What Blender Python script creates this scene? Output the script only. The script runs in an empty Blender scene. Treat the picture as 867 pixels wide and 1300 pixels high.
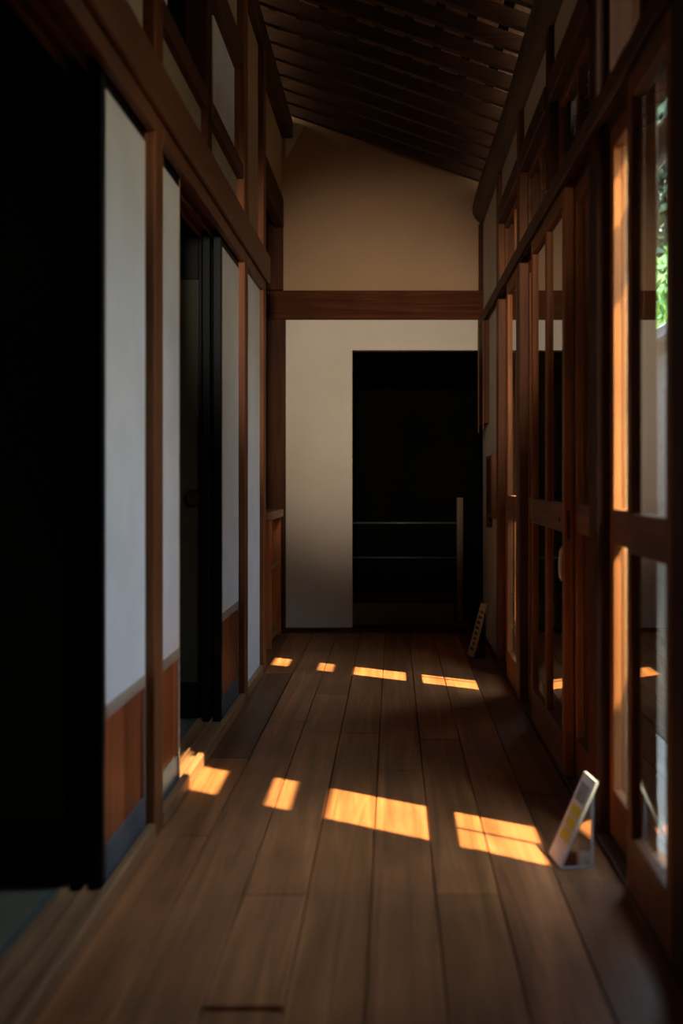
import bpy, bmesh, math, random
from mathutils import Vector, Matrix
random.seed(7)
C = bpy.context.scene.collection

# ------------------------------------------------------------------ materials
def nt(name):
    m = bpy.data.materials.new(name); m.use_nodes = True
    t = m.node_tree
    for n in list(t.nodes): t.nodes.remove(n)
    o = t.nodes.new('ShaderNodeOutputMaterial')
    return m, t, o
def node(t, kind, **kw):
    n = t.nodes.new(kind)
    for k, v in kw.items(): setattr(n, k, v)
    return n
def ramp(t, stops):
    r = node(t, 'ShaderNodeValToRGB')
    e = r.color_ramp.elements
    while len(e) < len(stops): e.new(0.5)
    for el, (p, c) in zip(e, stops): el.position = p; el.color = (*c, 1)
    return r
def wood(name, dark, light, axis='Z', rough=.5, spec=.35, scale=1.0, tint=False, bump=.12, contrast=.5):
    m, t, o = nt(name)
    geo = node(t, 'ShaderNodeNewGeometry')
    mp = node(t, 'ShaderNodeMapping')
    s = {'X': (1.1, 26, 26), 'Y': (26, 1.1, 26), 'Z': (26, 26, 1.1)}[axis]
    mp.inputs['Scale'].default_value = tuple(v*scale for v in s)
    t.links.new(geo.outputs['Position'], mp.inputs['Vector'])
    n1 = node(t, 'ShaderNodeTexNoise'); n1.inputs['Scale'].default_value = 1.0
    n1.inputs['Detail'].default_value = 6; n1.inputs['Roughness'].default_value = .65; n1.inputs['Distortion'].default_value = 1.2
    t.links.new(mp.outputs['Vector'], n1.inputs['Vector'])
    n2 = node(t, 'ShaderNodeTexNoise'); n2.inputs['Scale'].default_value = 2.3; n2.inputs['Detail'].default_value = 3
    t.links.new(geo.outputs['Position'], n2.inputs['Vector'])
    mid = tuple((a+b)/2 for a, b in zip(dark, light))
    r = ramp(t, [(.5-contrast*.4, dark), (.52, mid), (.5+contrast*.45, light)])
    t.links.new(n1.outputs['Fac'], r.inputs['Fac'])
    mul = node(t, 'ShaderNodeMix', data_type='RGBA', blend_type='MULTIPLY')
    mul.inputs['Factor'].default_value = .7
    r2 = ramp(t, [(.3, (.55, .55, .58)), (.7, (1.15, 1.12, 1.1))])
    t.links.new(n2.outputs['Fac'], r2.inputs['Fac'])
    t.links.new(r.outputs['Color'], mul.inputs[6]); t.links.new(r2.outputs['Color'], mul.inputs[7])
    col = mul.outputs[2]
    b = node(t, 'ShaderNodeBsdfPrincipled')
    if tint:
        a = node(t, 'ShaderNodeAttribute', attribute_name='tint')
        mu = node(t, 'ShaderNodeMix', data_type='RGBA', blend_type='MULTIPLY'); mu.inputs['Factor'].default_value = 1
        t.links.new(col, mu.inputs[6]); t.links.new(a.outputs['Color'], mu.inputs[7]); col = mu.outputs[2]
    t.links.new(col, b.inputs['Base Color'])
    rr = node(t, 'ShaderNodeMapRange'); rr.inputs['To Min'].default_value = rough-.08; rr.inputs['To Max'].default_value = rough+.12
    t.links.new(n1.outputs['Fac'], rr.inputs['Value']); t.links.new(rr.outputs['Result'], b.inputs['Roughness'])
    b.inputs['Specular IOR Level'].default_value = spec
    bp = node(t, 'ShaderNodeBump'); bp.inputs['Strength'].default_value = bump; bp.inputs['Distance'].default_value = .004
    t.links.new(n1.outputs['Fac'], bp.inputs['Height']); t.links.new(bp.outputs['Normal'], b.inputs['Normal'])
    t.links.new(b.outputs['BSDF'], o.inputs['Surface'])
    return m
def mottled(name, c1, c2, rough=.9, scale=3.0, bump=.05, spec=.15, vec=(1, 1, 1)):
    m, t, o = nt(name)
    geo = node(t, 'ShaderNodeNewGeometry'); mp = node(t, 'ShaderNodeMapping')
    mp.inputs['Scale'].default_value = vec
    t.links.new(geo.outputs['Position'], mp.inputs['Vector'])
    n = node(t, 'ShaderNodeTexNoise'); n.inputs['Scale'].default_value = scale; n.inputs['Detail'].default_value = 5
    t.links.new(mp.outputs['Vector'], n.inputs['Vector'])
    r = ramp(t, [(.3, c1), (.7, c2)]); t.links.new(n.outputs['Fac'], r.inputs['Fac'])
    b = node(t, 'ShaderNodeBsdfPrincipled'); b.inputs['Roughness'].default_value = rough; b.inputs['Specular IOR Level'].default_value = spec
    t.links.new(r.outputs['Color'], b.inputs['Base Color'])
    n3 = node(t, 'ShaderNodeTexNoise'); n3.inputs['Scale'].default_value = 90
    t.links.new(geo.outputs['Position'], n3.inputs['Vector'])
    bp = node(t, 'ShaderNodeBump'); bp.inputs['Strength'].default_value = bump; bp.inputs['Distance'].default_value = .003
    t.links.new(n3.outputs['Fac'], bp.inputs['Height']); t.links.new(bp.outputs['Normal'], b.inputs['Normal'])
    t.links.new(b.outputs['BSDF'], o.inputs['Surface'])
    return m
def glass_mat(name, f0=.07, tint=(.93, .96, .95)):
    m, t, o = nt(name)
    geo = node(t, 'ShaderNodeNewGeometry')
    d = node(t, 'ShaderNodeVectorMath', operation='DOT_PRODUCT')
    t.links.new(geo.outputs['Normal'], d.inputs[0]); t.links.new(geo.outputs['Incoming'], d.inputs[1])
    a = node(t, 'ShaderNodeMath', operation='ABSOLUTE'); t.links.new(d.outputs['Value'], a.inputs[0])
    s = node(t, 'ShaderNodeMath', operation='SUBTRACT'); s.inputs[0].default_value = 1; t.links.new(a.outputs[0], s.inputs[1])
    p = node(t, 'ShaderNodeMath', operation='POWER'); t.links.new(s.outputs[0], p.inputs[0]); p.inputs[1].default_value = 1.9
    f = node(t, 'ShaderNodeMath', operation='MULTIPLY_ADD'); t.links.new(p.outputs[0], f.inputs[0])
    f.inputs[1].default_value = 1-f0; f.inputs[2].default_value = f0
    tr = node(t, 'ShaderNodeBsdfTransparent'); tr.inputs['Color'].default_value = (*tint, 1)
    g = node(t, 'ShaderNodeBsdfGlossy'); g.inputs['Roughness'].default_value = .015
    mx = node(t, 'ShaderNodeMixShader')
    t.links.new(f.outputs[0], mx.inputs[0]); t.links.new(tr.outputs[0], mx.inputs[1]); t.links.new(g.outputs[0], mx.inputs[2])
    t.links.new(mx.outputs[0], o.inputs['Surface'])
    return m

W_FLOOR = wood('floor_wood', (.23, .078, .026), (.64, .245, .086), 'Y', .45, .22, .8, tint=True, bump=.2)
W_POST = wood('post_wood', (.10, .034, .012), (.30, .105, .034), 'Z', .55, .2)
W_DARKPOST = wood('dark_post_wood', (.045, .016, .007), (.12, .042, .017), 'Z', .65, .1)
W_DOOR = wood('door_wood', (.17, .052, .016), (.52, .18, .052), 'Z', .55, .18)
W_DOORY = wood('door_rail_wood', (.14, .046, .016), (.38, .135, .045), 'Y', .55, .18)
W_BEAMY = wood('beam_wood', (.09, .034, .015), (.25, .095, .038), 'Y', .45, .35)
W_RAILY = wood('dull_rail_wood', (.06, .026, .013), (.15, .066, .033), 'Y', .6, .18)
W_BEAMX = wood('cross_beam_wood', (.055, .017, .007), (.15, .046, .017), 'X', .75, .06)
W_RAFTER = wood('rafter_wood', (.030, .011, .005), (.10, .036, .014), 'X', .6, .25)
W_BOARDY = wood('roof_board_wood', (.20, .10, .055), (.40, .22, .125), 'Y', .7, .2)
W_SHEATH = wood('sheathing_wood', (.012, .007, .005), (.03, .016, .01), 'Y', .8, .1)
W_KOSHI = wood('wainscot_wood', (.09, .022, .009), (.50, .13, .036), 'Z', .4, .4, .55, contrast=.36)
W_SILL = wood('sill_wood', (.21, .088, .036), (.46, .22, .095), 'Y', .5, .35)
W_CAB = wood('cabinet_wood', (.46, .13, .030), (.78, .28, .075), 'Z', .4, .4)
W_CABTOP = wood('cabinet_top_wood', (.30, .13, .05), (.52, .26, .11), 'Y', .4, .4)
W_LITJAMB = wood('lit_jamb_wood', (.34, .17, .075), (.60, .33, .15), 'Z', .5, .3)
W_BAR = wood('barrier_wood', (.14, .085, .045), (.25, .16, .09), 'Z', .6, .3)
W_LOG = wood('log_wood', (.09, .058, .040), (.21, .14, .095), 'Y', .65, .25)
W_SHUT = wood('shutter_wood', (.012, .008, .006), (.03, .02, .014), 'Z', .7, .2)
W_TRIMLT = wood('pale_trim_wood', (.30, .22, .15), (.52, .40, .29), 'Y', .5, .3)
PLASTER = mottled('warm_plaster', (.66, .56, .445), (.74, .64, .52), .92, 2.5)
PLASTER_OLD = mottled('ochre_plaster', (.42, .34, .235), (.52, .43, .31), .95, 3)
PLASTER_SHADE = mottled('shaded_plaster', (.40, .245, .135), (.47, .29, .165), .95, 2)  # same plaster as below; shadow and warm bounce put into the colour
PAPER = mottled('screen_paper', (.74, .73, .70), (.82, .81, .78), .85, 6, .03)
RAILBLUE = mottled('painted_rail', (.055, .065, .075), (.10, .11, .12), .5, 9, .05, .4)
LACQUER = mottled('black_lacquer', (.004, .0045, .006), (.007, .008, .010), .42, 5, 0, .12)
FUSUMA = mottled('dark_door_paper', (.042, .043, .030), (.055, .056, .04), .8, 4)
BLACKWALL = mottled('unlit_room_wall', (.003, .0025, .002), (.006, .005, .004), .95, 2, .03, .03)  # darkness of the unlit room put into a near-black colour
TATAMI = mottled('tatami_straw', (.10, .085, .05), (.14, .12, .072), .85, 40, .3, .2, (1, 8, 1))
HERI = mottled('tatami_border_cloth', (.075, .07, .06), (.105, .10, .09), .8, 60, .2)
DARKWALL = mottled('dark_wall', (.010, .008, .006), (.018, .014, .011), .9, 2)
STONE = mottled('garden_wall_stone', (.22, .205, .185), (.38, .36, .335), .95, 9, .6, .1, (1, 1, 3))
EARTH = mottled('garden_earth', (.30, .26, .21), (.42, .37, .30), .95, 6, .4)
LEAF = mottled('shrub_leaves', (.07, .16, .03), (.20, .34, .08), .6, 20)
LEAFDARK = mottled('tree_leaves', (.02, .035, .018), (.05, .075, .035), .7, 20)
BARK = mottled('shrub_bark', (.10, .07, .05), (.16, .12, .09), .9, 20)
GLASS = glass_mat('window_glass')
ACRYL = mottled('frosted_acrylic', (.55, .55, .55), (.66, .66, .65), .25, 9, 0, .6)
CLEAR = glass_mat('clear_acrylic', .05, (.90, .90, .89))
WHITE = mottled('sign_paper', (.80, .79, .77), (.84, .83, .81), .5, 9, 0, .4)
YELLOW = mottled('yellow_print', (.74, .55, .04), (.80, .62, .07), .6, 9, 0)
GREY = mottled('photo_print', (.17, .19, .20), (.42, .43, .42), .6, 55, 0)
STRAWPAPER = mottled('buff_paper', (.60, .45, .27), (.68, .52, .33), .7, 9, 0)
INK = mottled('dark_ink', (.10, .075, .05), (.14, .10, .07), .7, 9, 0)
STEEL = mottled('dull_rod', (.06, .085, .085), (.09, .12, .12), .4, 9, 0, .5)
IVORY = mottled('ivory_handle', (.70, .62, .48), (.78, .70, .56), .5, 9, 0)
IRON = mottled('black_iron', (.015, .014, .013), (.025, .023, .022), .45, 9, 0, .4)

# ------------------------------------------------------------------ mesh helpers
class MB:
    def __init__(s): s.bm = bmesh.new()
    def box(s, x0, x1, y0, y1, z0, z1, bev=.002):
        r = bmesh.ops.create_cube(s.bm, size=1)
        vs = r['verts']
        for v in vs:
            v.co = Vector((x0+(v.co.x+.5)*(x1-x0), y0+(v.co.y+.5)*(y1-y0), z0+(v.co.z+.5)*(z1-z0)))
        if bev:
            es = list({e for v in vs for e in v.link_edges})
            bmesh.ops.bevel(s.bm, geom=es, offset=min(bev, .3*min(x1-x0, y1-y0, z1-z0)), segments=1, affect='EDGES', profile=.5)
        return s
    def prism(s, pts, a, b, axis='Y'):
        """polygon pts extruded along axis from a to b"""
        def P(u, v, w):
            return {'Y': (u, w, v), 'X': (w, u, v), 'Z': (u, v, w)}[axis]
        f = [s.bm.verts.new(P(u, v, a)) for u, v in pts]
        g = [s.bm.verts.new(P(u, v, b)) for u, v in pts]
        n = len(pts)
        s.bm.faces.new(f); s.bm.faces.new(g[::-1])
        for i in range(n):
            s.bm.faces.new((f[i], g[i], g[(i+1) % n], f[(i+1) % n]))
        bmesh.ops.recalc_face_normals(s.bm, faces=s.bm.faces)
        return s
    def tube(s, pts, rad, seg=16, cap=True):
        pts = [Vector(p) for p in pts]
        rads = rad if isinstance(rad, (list, tuple)) else [rad]*len(pts)
        rings = []
        for i, p in enumerate(pts):
            d = (pts[min(i+1, len(pts)-1)]-pts[max(i-1, 0)]).normalized()
            u = d.orthogonal().normalized() if abs(d.z) > .9 else Vector((0, 0, 1)).cross(d).normalized()
            v = d.cross(u)
            rings.append([s.bm.verts.new(p+rads[i]*(math.cos(6.28318*k/seg)*u+math.sin(6.28318*k/seg)*v)) for k in range(seg)])
        for a, b in zip(rings, rings[1:]):
            for k in range(seg):
                f = s.bm.faces.new((a[k], a[(k+1) % seg], b[(k+1) % seg], b[k])); f.smooth = True
        if cap:
            s.bm.faces.new(rings[0][::-1]); s.bm.faces.new(rings[-1])
        bmesh.ops.recalc_face_normals(s.bm, faces=s.bm.faces)
        return s
    def quad(s, *pts):
        s.bm.faces.new([s.bm.verts.new(p) for p in pts]); return s
    def xform(s, M): bmesh.ops.transform(s.bm, matrix=M, verts=s.bm.verts); return s
    def build(s, name, m, parent=None, loc=None):
        me = bpy.data.meshes.new(name)
        if parent is None:
            if loc is None:
                xs = [v.co for v in s.bm.verts]
                loc = (sum((min(c.x for c in xs), max(c.x for c in xs)))/2, sum((min(c.y for c in xs), max(c.y for c in xs)))/2, min(c.z for c in xs))
            off = Vector(loc)
        else:
            off = wloc(parent)
        bmesh.ops.translate(s.bm, vec=-off, verts=s.bm.verts)
        s.bm.to_mesh(me); s.bm.free()
        me.materials.append(m)
        o = bpy.data.objects.new(name, me); C.objects.link(o)
        if parent is None: o.location = off
        else: o.parent = parent
        return o
def wloc(o):
    v = Vector(o.location)
    while o.parent: o = o.parent; v += Vector(o.location)
    return v
def tag(o, label, cat, group=None, kind=None):
    o['label'] = label; o['category'] = cat
    if group: o['group'] = group
    if kind: o['kind'] = kind
    return o
def thing(name, label, cat, loc, group=None):
    o = bpy.data.objects.new(name, None); o.empty_display_size = .05; C.objects.link(o); o.location = loc
    return tag(o, label, cat, group)
def struct(name, mb, m, label=None, cat=None):
    o = mb.build(name, m) if isinstance(mb, MB) else mb
    o['kind'] = 'structure'
    if label: o['label'] = label
    if cat: o['category'] = cat
    return o
B = lambda *a, **k: MB().box(*a, **k)

# ------------------------------------------------------------------ key dimensions (metres, corridor runs along +Y)
YE = 6.87                     # end wall
YN = -1.2                     # near end of the corridor, behind the camera
def roof(x): return 2.868-.3505*x     # underside of the rafters

# ------------------------------------------------------------------ floor: planks laid along the corridor
fl = MB()
lines = [-.6225+.1434*i for i in range(9)]
joints = {0: [2.96, 3.78, 5.42], 1: [1.55, 4.35, 6.1], 2: [1.995, 2.54, 4.9], 3: [1.7, 4.15], 4: [3.62, 5.5], 5: [2.54, 4.05, 6.2], 6: [1.9, 4.6], 7: [2.62, 3.35, 5.4]}
tints = []
lay = fl.bm.loops.layers.float_color.new('tint')
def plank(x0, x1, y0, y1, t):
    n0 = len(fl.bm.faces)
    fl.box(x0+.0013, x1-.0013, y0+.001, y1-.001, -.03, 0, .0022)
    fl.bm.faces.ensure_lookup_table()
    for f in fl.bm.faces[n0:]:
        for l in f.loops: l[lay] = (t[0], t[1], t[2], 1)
for i in range(8):
    ys = [YN]+joints[i]+[YE+.02]
    for k, (a, b) in enumerate(zip(ys, ys[1:])):
        g = random.uniform(.78, 1.1)
        t = (g, g*random.uniform(.95, 1.0), g*random.uniform(.9, 1.02))
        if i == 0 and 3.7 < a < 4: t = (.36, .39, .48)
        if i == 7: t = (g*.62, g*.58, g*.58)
        gap = .008 if (i == 2 and abs(a-1.995) < .01) else 0
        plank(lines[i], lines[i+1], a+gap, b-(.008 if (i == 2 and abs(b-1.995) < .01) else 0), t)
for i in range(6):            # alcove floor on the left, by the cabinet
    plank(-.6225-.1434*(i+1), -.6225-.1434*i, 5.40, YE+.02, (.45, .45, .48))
for i in range(12):           # room beyond the end wall, its darkness put into the tint
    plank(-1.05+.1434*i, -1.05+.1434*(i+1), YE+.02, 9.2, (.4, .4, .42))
fl.box(-1.5, .69, YN, 9.2, -.06, -.0305, 0)
fl.bm.faces.ensure_lookup_table()
for f in fl.bm.faces:
    for l in f.loops:
        if l[lay][3] == 0: l[lay] = (.08, .08, .08, 1)
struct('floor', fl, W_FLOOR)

# ------------------------------------------------------------------ end wall
we = MB()
we.box(-.78, -.247, YE, YE+.1, .028, 1.90, 0)
we.box(-.247, .575, YE, YE+.1, 1.702, 1.90, 0)
struct('wall_back', we, PLASTER)
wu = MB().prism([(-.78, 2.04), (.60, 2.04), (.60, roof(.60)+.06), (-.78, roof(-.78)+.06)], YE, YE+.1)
struct('wall_back_upper', wu, PLASTER_SHADE)
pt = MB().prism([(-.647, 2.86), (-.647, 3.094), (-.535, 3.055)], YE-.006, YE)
struct('trim_1', pt, PLASTER)                       # bounce light in the top left corner, modelled as a paler patch
struct('baseboard_back', B(-.757, -.247, YE-.012, YE+.05, 0, .026), W_DARKPOST)
struct('trim_2', B(-.247, .54, YE-.012, YE+.11, 0, .018), W_DARKPOST)
tag(B(-.75, .545, YE-.035, YE+.02, 1.885, 2.058, bev=.004).build('wooden_beam', W_BEAMX), 'reddish brown beam running across the end wall above the dark doorway', 'beam')
tag(B(-.757, -.647, YE-.06, YE-.001, 0, 1.884, bev=.004).build('wooden_post', W_DARKPOST), 'dark post at the left edge of the end wall behind the low cabinet', 'post')
struct('trim_3', B(-.757, -.662, YE-.05, YE-.001, 2.06, 2.56), W_DARKPOST)

# dark room beyond the doorway
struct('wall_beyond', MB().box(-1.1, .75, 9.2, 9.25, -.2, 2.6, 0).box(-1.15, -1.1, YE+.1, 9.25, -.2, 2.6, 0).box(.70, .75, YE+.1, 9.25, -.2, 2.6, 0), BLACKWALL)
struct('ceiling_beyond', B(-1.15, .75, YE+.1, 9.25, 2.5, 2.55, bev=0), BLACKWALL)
struct('leak_blocker', B(.601, .76, YE-.05, YE+.11, -.4, 2.6, bev=0), BLACKWALL)  # unseen filler added to stop sun leaking past the wall end
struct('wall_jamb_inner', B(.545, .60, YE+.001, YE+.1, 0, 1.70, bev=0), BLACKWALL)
# barrier in the doorway
br = thing('barrier', 'wooden barrier with a tall right post and two thin rods across the dark doorway', 'barrier', (.08, 7.06, 0))
B(-.30, .375, 7.045, 7.07, .02, .156).build('bottom_board', W_BAR, br)
B(.394, .433, 7.04, 7.08, .05, .81, bev=.003).build('post', W_BAR, br)
B(-.335, -.30, 7.04, 7.08, .05, .81, bev=.003).build('post', W_BAR, br)
B(.372, .49, 6.99, 7.13, .0, .05, bev=.003).build('foot', W_BAR, br)
B(-.39, -.28, 6.99, 7.13, .0, .05, bev=.003).build('foot', W_BAR, br)
for z in (.652, .437):
    MB().tube([(-.30, 7.06, z), (.394, 7.06, z)], .0055, 10).build('rod', STEEL, br)

# ------------------------------------------------------------------ left side
# grooved sill along the corridor
sl = MB()
sl.box(-.725, -.612, YN, 2.93, 0, .028, 0).box(-.725, -.612, 3.03, 4.70, 0, .028, 0)
for y0, y1 in ((YN, 2.93), (3.03, 4.70)):
    sl.box(-.634, -.610, y0, y1, .0, .042, .004)
    sl.box(-.676, -.669, y0, y1, .02, .040, .001)
    sl.box(-.725, -.7075, y0, y1, .02, .040, .001)
struct('trim_4', sl, W_SILL)
struct('baseboard_left', B(-.72, -.613, 4.80, 5.39, 0, .045, bev=.003), W_SILL)

postL = [(2.93, 3.03, 'near'), (4.70, 4.80, 'mid'), (5.39, 5.49, 'far')]
labs = ['left wall post between the two nearest tall paper screens, its edge lit orange',
        'left wall post between the far paper screen and the white plaster strip',
        'left wall post at the far end of the white plaster strip, before the cabinet']
for (y0, y1, _), lb in zip(postL, labs):
    tag(B(-.712, -.612, y0, y1, 0, 2.978, bev=.004).build('wooden_post', W_POST), lb, 'post')
tag(B(-.70, -.622, 3.82, 3.91, 2.002, 2.978, bev=.004).build('wooden_post', W_DARKPOST), 'short dark post above the left beam, midway along the upper openings', 'post')
tag(B(-.6115, -.594, YN, 5.515, 1.872, 2.0, bev=.004).build('wooden_beam', W_BEAMY), 'long reddish brown beam along the left wall above the paper screens', 'beam')
n = 5
for y0, y1 in ((YN, 2.93), (3.03, 4.70), (4.80, 5.39)):
    k = MB()
    k.box(-.725, -.612, y0, y1, 1.85, 1.93, 0)
    for a, b in ((-.634, -.612), (-.676, -.668), (-.725, -.7085)): k.box(a, b, y0, y1, 1.822, 1.852, .002)
    struct('trim_%d' % n, k, W_BEAMY); n += 1
# rails of the upper openings
for y0, y1 in ((YN, 2.93), (3.03, 3.82), (3.91, 4.70)):
    for z0, z1 in ((2.165, 2.225), (2.62, 2.72)):
        struct('trim_%d' % n, B(-.69, -.618, y0, y1, z0, z1, bev=.004), W_RAILY); n += 1
# plaster
wl = MB()
for y0, y1 in ((YN, 2.93), (3.03, 3.82), (3.91, 4.70)):
    wl.box(-.675, -.645, y0, y1, 1.93, 2.165, 0); wl.box(-.675, -.645, y0, y1, 2.72, 2.98, 0)
struct('wall_left', wl, PLASTER_OLD)
struct('wall_left_far', MB().box(-.675, -.640, 4.80, 5.39, 1.93, 2.98, 0).box(-.70, -.672, 5.49, YE, 2.60, 2.98, 0), PLASTER_SHADE)
struct('wall_left_panel', B(-.70, -.632, 4.80, 5.39, .045, 1.823, bev=0), PAPER)
tag(B(-.665, -.655, 3.031, 3.30, 2.226, 2.619, bev=0).build('opening_screen', PAPER), 'small pale paper panel in the upper opening above the nearer paper screen', 'panel')
tag(B(-.665, -.655, 4.15, 4.699, 2.226, 2.619, bev=0).build('opening_screen', PAPER), 'small pale paper panel in the upper opening beside the middle left post', 'panel')
tag(B(-.70, -.605, YN, YE, 2.98, 3.085, bev=.006).build('roof_beam', W_RAFTER), 'dark beam along the top of the left wall carrying the rafters', 'beam')
tag(B(-.71, -.655, 5.49, YE-.062, 2.43, 2.60, bev=.004).build('lintel', W_DARKPOST), 'dark lintel over the recess above the low cabinet', 'beam')

def paper_screen(y0, y1, x0, x1, label, near_black=False, far_pale=False):
    t = thing('paper_screen', label, 'sliding screen', ((x0+x1)/2, (y0+y1)/2, .0285))
    a, b = y0+(.03 if near_black else .004), y1-(.012 if far_pale else .004)
    B(x0+.004, x1-.0005, a, b, .425, 1.795, bev=0).build('paper', PAPER, t)
    B(x0+.002, x1, a, b, .392, .425, bev=.002).build('middle_rail', W_TRIMLT, t)
    B(x0+.004, x1-.004, a, b, .112, .392, bev=0).build('lower_board', W_KOSHI, t)
    B(x0, x1, a, b, .0285, .112, bev=.003).build('bottom_rail', RAILBLUE, t)
    B(x0, x1, a, b, 1.795, 1.848, bev=.002).build('top_rail', LACQUER, t)
    if near_black: B(x0, x1+.001, y0, y0+.03, .0285, 1.848, bev=.003).build('edge_stile', LACQUER, t)['label'] = 'black lacquered edge'
    else: B(x0, x1, y0, y0+.004, .0285, 1.848, bev=.001).build('edge_stile', W_TRIMLT, t)
    if far_pale: B(x0, x1+.0005, y1-.012, y1, .0285, 1.848, bev=.002).build('edge_stile', W_TRIMLT, t)['label'] = 'pale wooden edge'
    else: B(x0, x1, y1-.004, y1, .0285, 1.848, bev=.001).build('edge_stile', W_TRIMLT, t)
    return t
paper_screen(2.49, 2.929, -.6665, -.637, 'nearest white paper screen with reddish lower board, left of the first post', True)
paper_screen(3.031, 3.40, -.6665, -.637, 'white paper screen just past the first post, its edge catching the sun patch', False, True)
paper_screen(4.21, 4.699, -.6665, -.637, 'far white paper screen with dark lower board and black edge before the middle post', True)
def back_screen(y0, y1, label):
    t = thing('dark_screen', label, 'sliding screen', (-.691, (y0+y1)/2, .0285))
    B(-.701, -.682, y0+.03, y1-.03, .06, 1.80, bev=0).build('panel', FUSUMA, t)
    for a, b in ((y0, y0+.03), (y1-.03, y1)): B(-.7065, -.677, a, b, .0285, 1.848, bev=.003).build('stile', LACQUER, t)
    B(-.7065, -.677, y0+.03, y1-.03, .0285, .06).build('bottom_rail', LACQUER, t)
    B(-.7065, -.677, y0+.03, y1-.03, 1.80, 1.848).build('top_rail', LACQUER, t)
back_screen(2.49, 2.928, 'black edged screen in the rear track behind the nearest paper screen')
back_screen(4.21, 4.698, 'black edged screen in the rear track behind the far paper screen')
def cross_door(y, label):
    t = thing('dark_sliding_door', label, 'sliding door', (-1.2, y, .037))
    x0, x1 = -1.62, -.712
    B(x0+.03, x1-.012, y+.004, y+.022, .17, 1.67, bev=0).build('panel', FUSUMA, t)
    B(x0, x0+.03, y, y+.026, .037, 1.84).build('stile', LACQUER, t)
    B(x1-.012, x1, y, y+.026, .037, 1.84).build('stile', LACQUER, t)
    B(x0+.03, x1-.012, y, y+.026, .037, .17).build('bottom_rail', LACQUER, t)
    B(x0+.03, x1-.012, y, y+.026, 1.67, 1.84).build('top_rail', LACQUER, t)
    h = MB().tube([(-.743, y-.003, .855), (-.743, y+.004, .855)], .033, 28)
    h = h.build('round_pull', LACQUER, t)
    MB().tube([(-.743, y-.004, .855), (-.743, y-.0032, .855)], .027, 28).build('pull_recess', IRON, h)
cross_door(2.515, 'dark sliding door with a round black pull at the far left')
cross_door(4.235, 'dark sliding door seen through the second opening, behind the far black edge')
# the tatami rooms
for y0, y1, lb in ((.62, 2.51, 'tatami mat with blue cloth border in the dark near left room'), (2.56, 4.23, 'tatami mat glimpsed through the second opening past the sunlit sill')):
    t = thing('tatami_mat', lb, 'tatami mat', (-1.2, (y0+y1)/2, 0))
    B(-1.64, -.749, y0, y1, 0, .036, bev=.003).build('mat', TATAMI, t)
    B(-.749, -.7265, y0, y1, 0, .037, bev=.003).build('border', HERI, t)
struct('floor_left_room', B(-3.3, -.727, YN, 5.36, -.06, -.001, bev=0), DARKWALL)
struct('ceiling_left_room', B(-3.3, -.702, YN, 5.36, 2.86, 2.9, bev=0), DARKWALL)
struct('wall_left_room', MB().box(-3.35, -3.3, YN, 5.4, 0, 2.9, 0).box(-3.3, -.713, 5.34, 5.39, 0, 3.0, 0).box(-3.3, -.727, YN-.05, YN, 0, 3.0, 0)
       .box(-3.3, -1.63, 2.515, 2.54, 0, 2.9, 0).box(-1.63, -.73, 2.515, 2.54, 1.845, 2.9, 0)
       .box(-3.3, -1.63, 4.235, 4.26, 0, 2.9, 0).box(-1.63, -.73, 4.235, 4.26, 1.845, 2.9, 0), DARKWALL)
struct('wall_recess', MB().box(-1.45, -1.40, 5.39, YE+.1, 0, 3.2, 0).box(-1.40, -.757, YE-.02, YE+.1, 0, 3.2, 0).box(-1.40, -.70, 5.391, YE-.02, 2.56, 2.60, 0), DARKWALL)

# low cabinet in the recess
cb = thing('low_cabinet', 'low orange wooden cabinet with thick top in the recess left of the end wall', 'cabinet', (-.93, 6.49, 0))
B(-1.20, -.663, 6.20, 6.222, 0, .70).build('side_panel', W_CAB, cb)
B(-1.20, -.668, 6.758, 6.78, 0, .70).build('side_panel', W_CAB, cb)
B(-1.20, -1.185, 6.222, 6.758, 0, .70).build('back_panel', W_DARKPOST, cb)
B(-1.185, -.672, 6.222, 6.758, .42, .44).build('shelf', W_CABTOP, cb)
B(-1.185, -.672, 6.222, 6.758, .03, .05).build('shelf', W_CABTOP, cb)
B(-1.22, -.655, 6.185, 6.795, .70, .746, bev=.004).build('top', W_CABTOP, cb)

# ------------------------------------------------------------------ right side
rp = [(2.05, 2.15, 'dark right wall post at the very edge of the photo, nearest the camera'),
      (2.95, 3.05, 'tall dark right wall post just behind the nearer white leaflet stand'),
      (4.73, 4.83, 'dark right wall post beyond the door with the ivory handle'),
      (5.69, 5.79, 'farthest right wall post, next to the white plaster with the small box')]
for y0, y1, lb in rp:
    tag(B(.525, .64, y0, y1, 0, 2.46, bev=.004).build('wooden_post', W_POST if y0 > 4 else W_DARKPOST), lb, 'post')
tag(B(.527, .60, 3.84, 3.93, 1.921, 2.46, bev=.004).build('wooden_post', W_DARKPOST), 'short dark post between the high windows above the ivory handled door', 'post')
tag(B(.510, .5245, YN, 6.86, 1.83, 1.885, bev=.004).build('wooden_rail', W_RAILY), 'long rail along the right wall over the glass doors, under the high windows', 'rail')
struct('trim_60', B(.593, .64, 2.938, 2.9495, .013, 1.85, bev=.001), W_LITJAMB)  # added board; its paler wood keeps the sunlit jamb bright
bays = [(YN, 2.05), (2.15, 2.95), (3.05, 4.73), (4.83, 5.69)]
for y0, y1 in bays:
    k = MB().box(.5255, .535, y0, y1, 1.85, 1.895, 0).box(.535, .64, y0, y1, 1.85, 1.92, 0)
    for a, b in ((.5255, .5262), (.5565, .5605), (.592, .64)): k.box(a, b, y0, y1, 1.825, 1.852, 0)
    struct('trim_%d' % n, k, W_RAILY); n += 1
    struct('trim_%d' % n, B(.5255, .64, y0, y1, 0, .012, bev=.002), W_RAILY); n += 1
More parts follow.
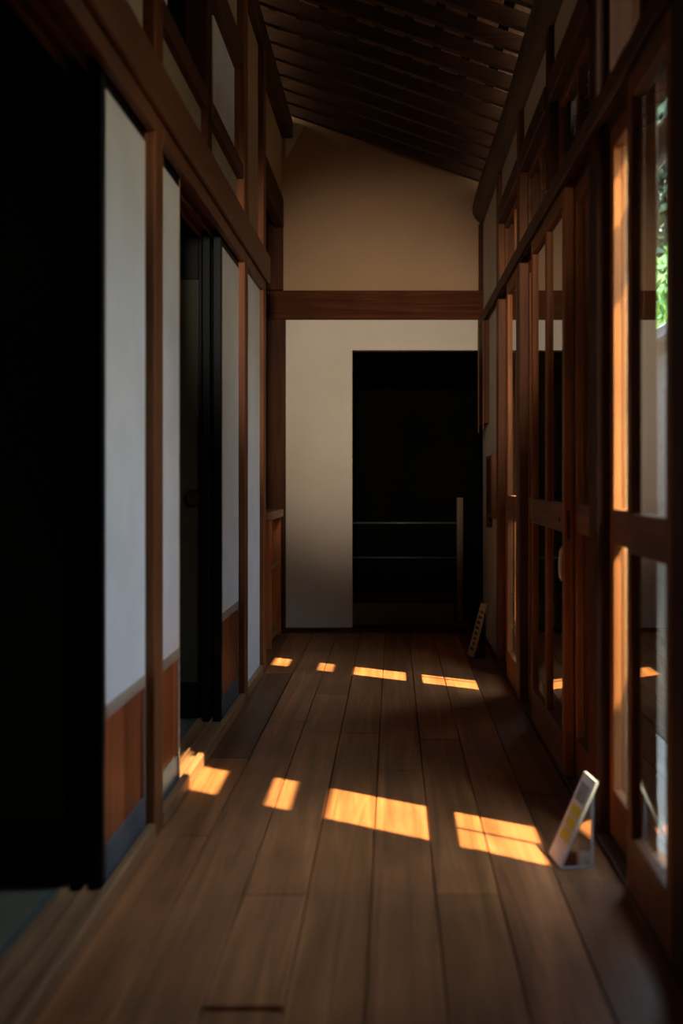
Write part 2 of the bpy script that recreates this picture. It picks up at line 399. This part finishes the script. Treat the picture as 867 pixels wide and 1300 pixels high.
for y0, y1 in ((3.05, 3.84), (3.93, 4.73), (4.83, 5.69)):
    struct('trim_%d' % n, B(.522, .61, y0, y1, 2.20, 2.285, bev=.004), W_RAILY); n += 1
for k, (y0, y1) in enumerate(((3.05, 3.84), (3.93, 4.73), (4.83, 5.69))):
    struct('wall_right_upper', B(.545, .575, y0, y1, 2.285, 2.50, bev=0), PLASTER)
struct('wall_right', B(.542, .60, 5.79, YE, 0, 2.50, bev=0), PLASTER)
struct('wall_right_near', MB().box(.542, .60, YN, 2.05, 1.92, 2.50, 0).box(.542, .60, YN, 2.05, .012, 1.825, 0), PLASTER)
struct('trim_%d' % n, B(.515, .542, YE-.03, YE-.001, 2.06, 2.46), W_DARKPOST); n += 1

def glass_door(x, y0, y1, label, cols, far_handle=False, muntin=False):
    t = thing('glass_door', label, 'glass door', (x+.015, (y0+y1)/2, .0125))
    z0, z1, w = .0125, 1.850, .046
    B(x, x+.03, y0, y0+w, z0, z1, bev=.0025).build('stile', W_DOOR, t)
    B(x, x+.03, y1-w, y1, z0, z1, bev=.0025).build('stile', W_DOOR, t)
    B(x, x+.03, y0+w, y1-w, 1.775, z1, bev=.0025).build('top_rail', W_DOORY, t)
    B(x, x+.03, y0+w, y1-w, .762, .852, bev=.0025).build('middle_rail', W_DOORY, t)
    B(x, x+.03, y0+w, y1-w, z0, .135, bev=.0025).build('bottom_rail', W_DOORY, t)
    edges = [(y0+w, y1-w)]
    if cols == 2:
        m = (y0+y1)/2
        edges = [(y0+w, m-.023), (m+.023, y1-w)]
        for a, b in ((.135, .762), (.852, 1.775)):
            B(x, x+.03, m-.023, m+.023, a, b, bev=.0025).build('mullion', W_DOOR, t)
    gx = x+.0115
    for a, b in edges:
        for c, d in ((.135, .762), (.852, 1.775)):
            MB().quad((gx, a, c), (gx, b, c), (gx, b, d), (gx, a, d)).build('pane', GLASS, t)
    if muntin:
        m = (y0+y1)/2+.005
        B(x+.0125, x+.022, m-.005, m+.005, .135, .762, bev=.001).build('muntin', W_DOOR, t)
    return t
glass_door(.5265, 2.153, 2.562, 'nearest glass door at right edge, reflecting the end wall', 1)
glass_door(.561, 2.542, 2.948, 'glass door letting in the sun, between nearest glass door and tall dark post', 1, muntin=True)
g = glass_door(.5265, 3.50, 4.34, 'glass door with an ivory pull handle on its near edge', 2)
hd = MB().tube([(.5255, 3.522, .718), (.521, 3.522, .705), (.518, 3.522, .665), (.519, 3.522, .63), (.5235, 3.522, .612)], [.004, .0065, .007, .0065, .004], 12)
hd.build('pull_handle', IVORY, g)['label'] = 'ivory pull handle'
MB().tube([(.5235, 3.60, .80), (.5268, 3.60, .80)], .009, 14).build('lock', IRON, g)
B(.535, .543, 3.4985, 3.5005, .74, .83, bev=0).build('latch_slot', IRON, g)
glass_door(.561, 3.052, 3.535, 'glass door in the rear track just past the tall dark post', 1)
glass_door(.561, 4.285, 4.728, 'glass door in the rear track past the far edge of the ivory handled door', 1)
glass_door(.5265, 4.832, 5.28, 'narrow far glass door with pale lit panes, past the post beyond the ivory handled door', 1, muntin=True)
glass_door(.561, 5.25, 5.688, 'farthest glass door, in the rear track against the farthest right post', 1)
wn = 1
for y0, y1 in ((2.15, 2.95), (3.05, 3.84), (3.93, 4.73), (4.83, 5.69)):
    w = thing('window_%d' % wn, 'x', 'x', (.575, (y0+y1)/2, 1.92))
    del w['label'], w['category']; w['kind'] = 'structure'
    a, b, m = y0+.002, y1-.002, (y0+y1)/2
    x0, x1, zt, mf = (.558, .588, 2.199, W_DOORY) if wn > 1 else (.555, .64, 2.45, W_DARKPOST)
    wn += 1
    fr = MB()
    fr.box(x0, x1, a, b, 1.921, 1.948, .002).box(x0, x1, a, b, zt-.027, zt, .002)
    fr.box(x0, x1, a, a+.028, 1.948, zt-.027, .002).box(x0, x1, b-.028, b, 1.948, zt-.027, .002)
    fr.build('window_frame', mf, w)
    B(x0, x0+.03, m-.014, m+.014, 1.948, zt-.027, bev=.002).build('mullion', mf, w)
    for c, d in ((a+.028, m-.014), (m+.014, b-.028)):
        gx = x0+.010 if wn > 2 else x0+.03
        MB().quad((gx, c, 1.948), (gx, d, 1.948), (gx, d, zt-.027), (gx, c, zt-.027)).build('pane', GLASS, w)

# things on the far right plaster
bx = thing('wall_box', 'small dark wooden box mounted on the far right plaster beside the farthest post', 'box', (.52, 6.07, .71))
B(.512, .5415, 5.93, 6.22, .72, 1.05, bev=.003).build('case', W_POST, bx)
B(.5085, .512, 5.95, 6.20, .74, 1.03, bev=.001).build('front_cover', W_DARKPOST, bx)
B(.5095, .5415, 6.22, 6.228, .66, 1.05, bev=.001).build('backing_strip', W_DARKPOST, bx)
bd = thing('wall_board', 'dark wooden board hung high on the far right plaster near the end wall', 'board', (.52, 6.6, 1.2))
B(.513, .5415, 6.42, 6.83, 1.24, 1.822, bev=.003).build('board', W_DARKPOST, bd)
B(.507, .513, 6.42, 6.46, 1.20, 1.822, bev=.002).build('edge_strip', W_POST, bd)
B(.507, .513, 6.79, 6.83, 1.20, 1.822, bev=.002).build('edge_strip', W_POST, bd)

# round log purlin along the right wall head
pts = [(.58+.004*math.sin(y*1.7), y, 2.553+.003*math.cos(y*1.1)) for y in [YN+i*(YE-YN)/24 for i in range(25)]]
tag(MB().tube(pts, [.098+.003*math.sin(i*.9) for i in range(25)], 28).build('round_log_beam', W_LOG), 'round bare log along the top of the right wall under the rafters', 'log beam')

# ------------------------------------------------------------------ roof
ang = math.atan(.3505); ca, sa = math.cos(ang), math.sin(ang)
def slope_box(mb, x0, x1, y0, y1, h0, h1):
    """box following the slope, h measured square to it above the rafter underside"""
    up = Vector((sa, 0, ca))
    vs = []
    for y in (y0, y1):
        for x, h in ((x0, h0), (x1, h0), (x1, h1), (x0, h1)):
            vs.append(mb.bm.verts.new(Vector((x, y, roof(x)))+up*h))
    for f in ((0, 1, 2, 3), (7, 6, 5, 4), (0, 4, 5, 1), (1, 5, 6, 2), (2, 6, 7, 3), (3, 7, 4, 0)):
        mb.bm.faces.new([vs[i] for i in f])
    bmesh.ops.recalc_face_normals(mb.bm, faces=mb.bm.faces)
ords = 'first second third fourth fifth sixth seventh eighth ninth tenth eleventh twelfth thirteenth fourteenth'.split()
for i in range(14):
    y = 6.747-.227*i
    mb = MB(); slope_box(mb, -.72, .70, y-.019, y+.019, .003, .064)
    o = mb.build('rafter', W_RAFTER)
    if i < 12: tag(o, 'dark sloping roof rafter, %s out from the end wall' % ords[i], 'rafter', 'rafters under the sloping roof')
    else: tag(o, 'dark sloping roof rafter at the top edge of the photo, %s from the end wall' % ords[i], 'rafter', 'rafters under the sloping roof')
ce = MB()
x = -.70
while x < .70:
    slope_box(ce, x, min(x+.085, .72), YN, YE+.1, .0645, .076); x += .128
struct('ceiling', ce, W_BOARDY)
rf = MB(); slope_box(rf, -1.6, .74, YN-.1, YE+.2, .092, .13)
struct('roof', rf, W_SHEATH)
struct('wall_front', B(-.72, .66, YN-.06, YN-.001, 0, 3.2, bev=0), DARKWALL)

# ------------------------------------------------------------------ signs on the floor
def stand_sign(loc, rz, w, run, h, label, near):
    """leaflet stand: leaning plate facing -X with a foot and an upright strut behind"""
    t = thing('sign_stand', label, 'sign', loc); t.rotation_euler = (0, 0, rz)
    base = Vector(loc)
    L = math.hypot(run, h); th = math.atan2(run, h)       # lean away from the viewer towards +X
    M = Matrix.Translation(base) @ Matrix.Rotation(th, 4, 'Y')
    def lay(x0, x1, y0, y1, z0, z1, name, m, par, bev=.0008):
        mb = B(x0, x1, y0, y1, z0, z1, bev=bev); mb.xform(M); return mb.build(name, m, par)
    pl = lay(.0, .006, -w/2, w/2, .004, L, 'plate', WHITE if near else STRAWPAPER, t)
    if near:
        lay(-.0012, -.0002, -w*.30, w*.34, L*.70, L*.90, 'photo_print', GREY, pl, 0)['label'] = 'grey printed picture'
        for z in (.27, .41, .55):
            lay(-.0012, -.0002, -w*.36, w*.30, L*z, L*(z+.10), 'yellow_block', YELLOW, pl, 0)['label'] = 'yellow printed block'
    else:
        for k in range(8):
            z = .12+.098*k
            lay(-.0012, -.0002, -w*.28, w*random.uniform(.05, .3), L*z, L*(z+.055), 'printed_mark', INK, pl, 0)['label'] = 'dark printed mark'
    x1, y0, y1 = base.x+run*.92, base.y-w/2, base.y+w/2
    m, me = (CLEAR, ACRYL) if near else (IRON, IRON)
    f = B(base.x+.004, x1, y0, y1, base.z+.0005, base.z+.007, bev=.001).build('foot', m, t)
    B(base.x+.004, x1, y0-.001, y0, base.z+.0005, base.z+.007, bev=0).build('foot_edge', me, f)
    k = B(x1-.007, x1, y0, y1, base.z+.0071, base.z+h*.84, bev=.001).build('back_strut', m, t)
    B(x1-.007, x1, y0-.001, y0, base.z+.0071, base.z+h*.84, bev=0).build('strut_edge', me, k)
    return t
stand_sign((.388, 2.755, .0005), math.radians(7), .105, .092, .205, 'white leaflet stand with yellow print blocks standing by the tall dark post', True)
stand_sign((.40, 5.93, .0005), math.radians(10), .12, .075, .275, 'small buff sign stand with dark marks leaning near the dark doorway', False)

# ------------------------------------------------------------------ outside
sh = [(.2, 2.53, 'plank storm shutter outside the nearest glass door'), (2.95, 4.13, 'plank storm shutter outside the ivory handled door, near half'),
      (4.138, 4.76, 'plank storm shutter outside the ivory handled door, far half'), (5.03, 6.9, 'plank storm shutter outside the far glass door')]
for y0, y1, lb in sh:
    t = thing('storm_shutter', lb, 'shutter', (.672, (y0+y1)/2, -.05))
    m = MB(); k = max(3, round((y1-y0)/.16)); d = (y1-y0)/k
    for i in range(k): m.box(.662, .676, y0+i*d+.0002, y0+(i+1)*d-.0002, -.05, 2.44, .001)
    m.build('boards', W_SHUT, t)
    if y0 == 2.95: B(.662, .69, 2.80, 2.949, 1.95, 2.44).build('sun_block_board', W_SHUT, t)  # unseen board added to keep the sun off the window jamb
    for z in (.02, .8, 1.6, 2.36): B(.676, .688, y0, y1, z, z+.07, bev=.002).build('batten', W_SHUT, t)
struct('ground', B(.69, 9, -4, 16, -.5, -.35, bev=0), EARTH)
gw = MB().box(1.32, 1.44, -2, 16, -.35, 1.60, .01).box(1.29, 1.47, -2, 16, 1.60, 1.67, .01)
tag(gw.build('garden_wall', STONE), 'pale garden wall glimpsed through the nearest glass door', 'wall')
ep = thing('shade_pole', 'round pole held outside along the eaves on thin posts, unseen and placed for its shadow', 'pole', (.86, 4, -.35))  # unseen pole, placed to cast the dark gap between the sun patches
MB().tube([(.86, -1, 2.0), (.86, 7.4, 2.0)], .048, 16).build('pole', W_LOG, ep)
for y in (-.8, 7.3): MB().tube([(.86, y, -.35), (.86, y, 1.96)], .035, 12).build('post', W_LOG, ep)
def shrub(cx, cy, cz, r, label):
    t = thing('shrub', label, 'shrub', (cx, cy, -.35))
    st = MB()
    for i in range(6):
        a = i*1.05
        st.tube([(cx, cy, -.35), (cx+.12*math.cos(a), cy+.12*math.sin(a), cz*.5), (cx+.5*r*math.cos(a), cy+.5*r*math.sin(a), cz)], [.03, .02, .008], 8)
    st.build('stems', BARK, t)
    lf = MB()
    for i in range(1500):
        u = Vector((random.gauss(0, 1), random.gauss(0, 1), random.gauss(0, 1))).normalized()*r*random.uniform(.55, 1)
        p = Vector((cx, cy, cz))+Vector((u.x, u.y, u.z*.9))
        a = Vector((random.gauss(0, 1), random.gauss(0, 1), random.gauss(0, 1))).normalized()*.06
        b = a.orthogonal().normalized()*.028
        lf.quad(p-a, p+b, p+a, p-b)
    lf.build('foliage', LEAF, t)
shrub(2.35, 7.6, 2.0, .8, 'green shrub beyond the garden wall seen through the nearest glass door')
shrub(2.5, 9.8, 2.1, .95, 'second green shrub farther along behind the garden wall')

for cx, cy, lb in ((3.2, 12.5, 'tall dark tree added behind the garden shrubs to darken the sky, nearer of two'), (3.6, 17.0, 'tall dark tree added behind the garden shrubs to darken the sky, farther of two')):
    t = thing('tree', lb, 'tree', (cx, cy, -.35))  # added trees; their dark foliage covers the bright sky behind the glass
    MB().tube([(cx, cy, -.35), (cx+.05, cy, 1.8), (cx, cy+.05, 3.8)], [.16, .12, .05], 10).build('trunk', BARK, t)
    lf = MB()
    for i in range(5000):
        u = Vector((random.gauss(0, 1), random.gauss(0, 1), random.gauss(0, 1))).normalized()*random.uniform(.45, 1)
        p = Vector((cx+u.x*1.5, cy+u.y*1.7, 3.3+u.z*2.6))
        a = Vector((random.gauss(0, 1), random.gauss(0, 1), random.gauss(0, 1))).normalized()*.12
        b = a.orthogonal().normalized()*.06
        lf.quad(p-a, p+b, p+a, p-b)
    lf.build('foliage', LEAFDARK, t)

# ------------------------------------------------------------------ light
sd = Vector((-.55, .374, -1)).normalized()
s = bpy.data.lights.new('sun', 'SUN'); s.energy = 22; s.angle = math.radians(.6); s.color = (1, .85, .50)
so = bpy.data.objects.new('sun', s); C.objects.link(so); so.location = (4, -2, 6)
so.rotation_euler = sd.to_track_quat('-Z', 'Y').to_euler()
w = bpy.data.worlds.new('sky'); bpy.context.scene.world = w; w.use_nodes = True
t = w.node_tree; bg = t.nodes['Background']
tc = t.nodes.new('ShaderNodeTexCoord'); sx = t.nodes.new('ShaderNodeSeparateXYZ'); t.links.new(tc.outputs['Generated'], sx.inputs[0])
cr = ramp(t, [(.10, (.10, .085, .05)), (.42, (.36, .33, .25)), (.74, (.55, .82, 1.15))]); t.links.new(sx.outputs['Z'], cr.inputs['Fac'])
t.links.new(cr.outputs['Color'], bg.inputs['Color']); bg.inputs['Strength'].default_value = 27.0
def portal(y0, y1):
    l = bpy.data.lights.new('portal', 'AREA'); l.shape = 'RECTANGLE'; l.size = 2.3; l.size_y = y1-y0
    l.cycles.is_portal = True
    o = bpy.data.objects.new('portal', l); C.objects.link(o); o.location = (.652, (y0+y1)/2, 1.15)
    o.rotation_euler = (0, math.radians(90), 0)
portal(2.53, 2.95); portal(4.76, 5.03)

l = bpy.data.lights.new('end_wall_fill', 'SPOT'); l.energy = 500; l.specular_factor = 0; l.color = (1, .87, .72); l.spot_size = math.radians(23); l.spot_blend = 1; l.shadow_soft_size = .12  # added fill spot with no real lamp behind it; lifts the dim end wall
lo = bpy.data.objects.new('end_wall_fill', l); C.objects.link(lo); lo.location = (-.10, .3, 1.85)
lo.rotation_euler = (Vector((-.1, YE, 1.58))-Vector(lo.location)).to_track_quat('-Z', 'Y').to_euler()

# ------------------------------------------------------------------ camera
cam = bpy.data.cameras.new('camera'); co = bpy.data.objects.new('camera', cam); C.objects.link(co)
co.location = (0, 0, .93); co.rotation_euler = (math.radians(90), 0, 0)
cam.sensor_fit = 'VERTICAL'; cam.sensor_height = 36; cam.lens = 40.0
cam.shift_x = -65.5/1300; cam.shift_y = -43/1300
cam.clip_start = .05
cam.dof.use_dof = True; cam.dof.focus_distance = 5.0; cam.dof.aperture_fstop = 2.0
sc = bpy.context.scene; sc.camera = co
sc.view_settings.view_transform = 'Standard'; sc.view_settings.look = 'None'; sc.view_settings.exposure = .52
sc.cycles.max_bounces = 14; sc.cycles.diffuse_bounces = 8; sc.cycles.glossy_bounces = 6; sc.cycles.transparent_max_bounces = 16
sc.cycles.use_denoising = True; sc.cycles.sample_clamp_indirect = 6
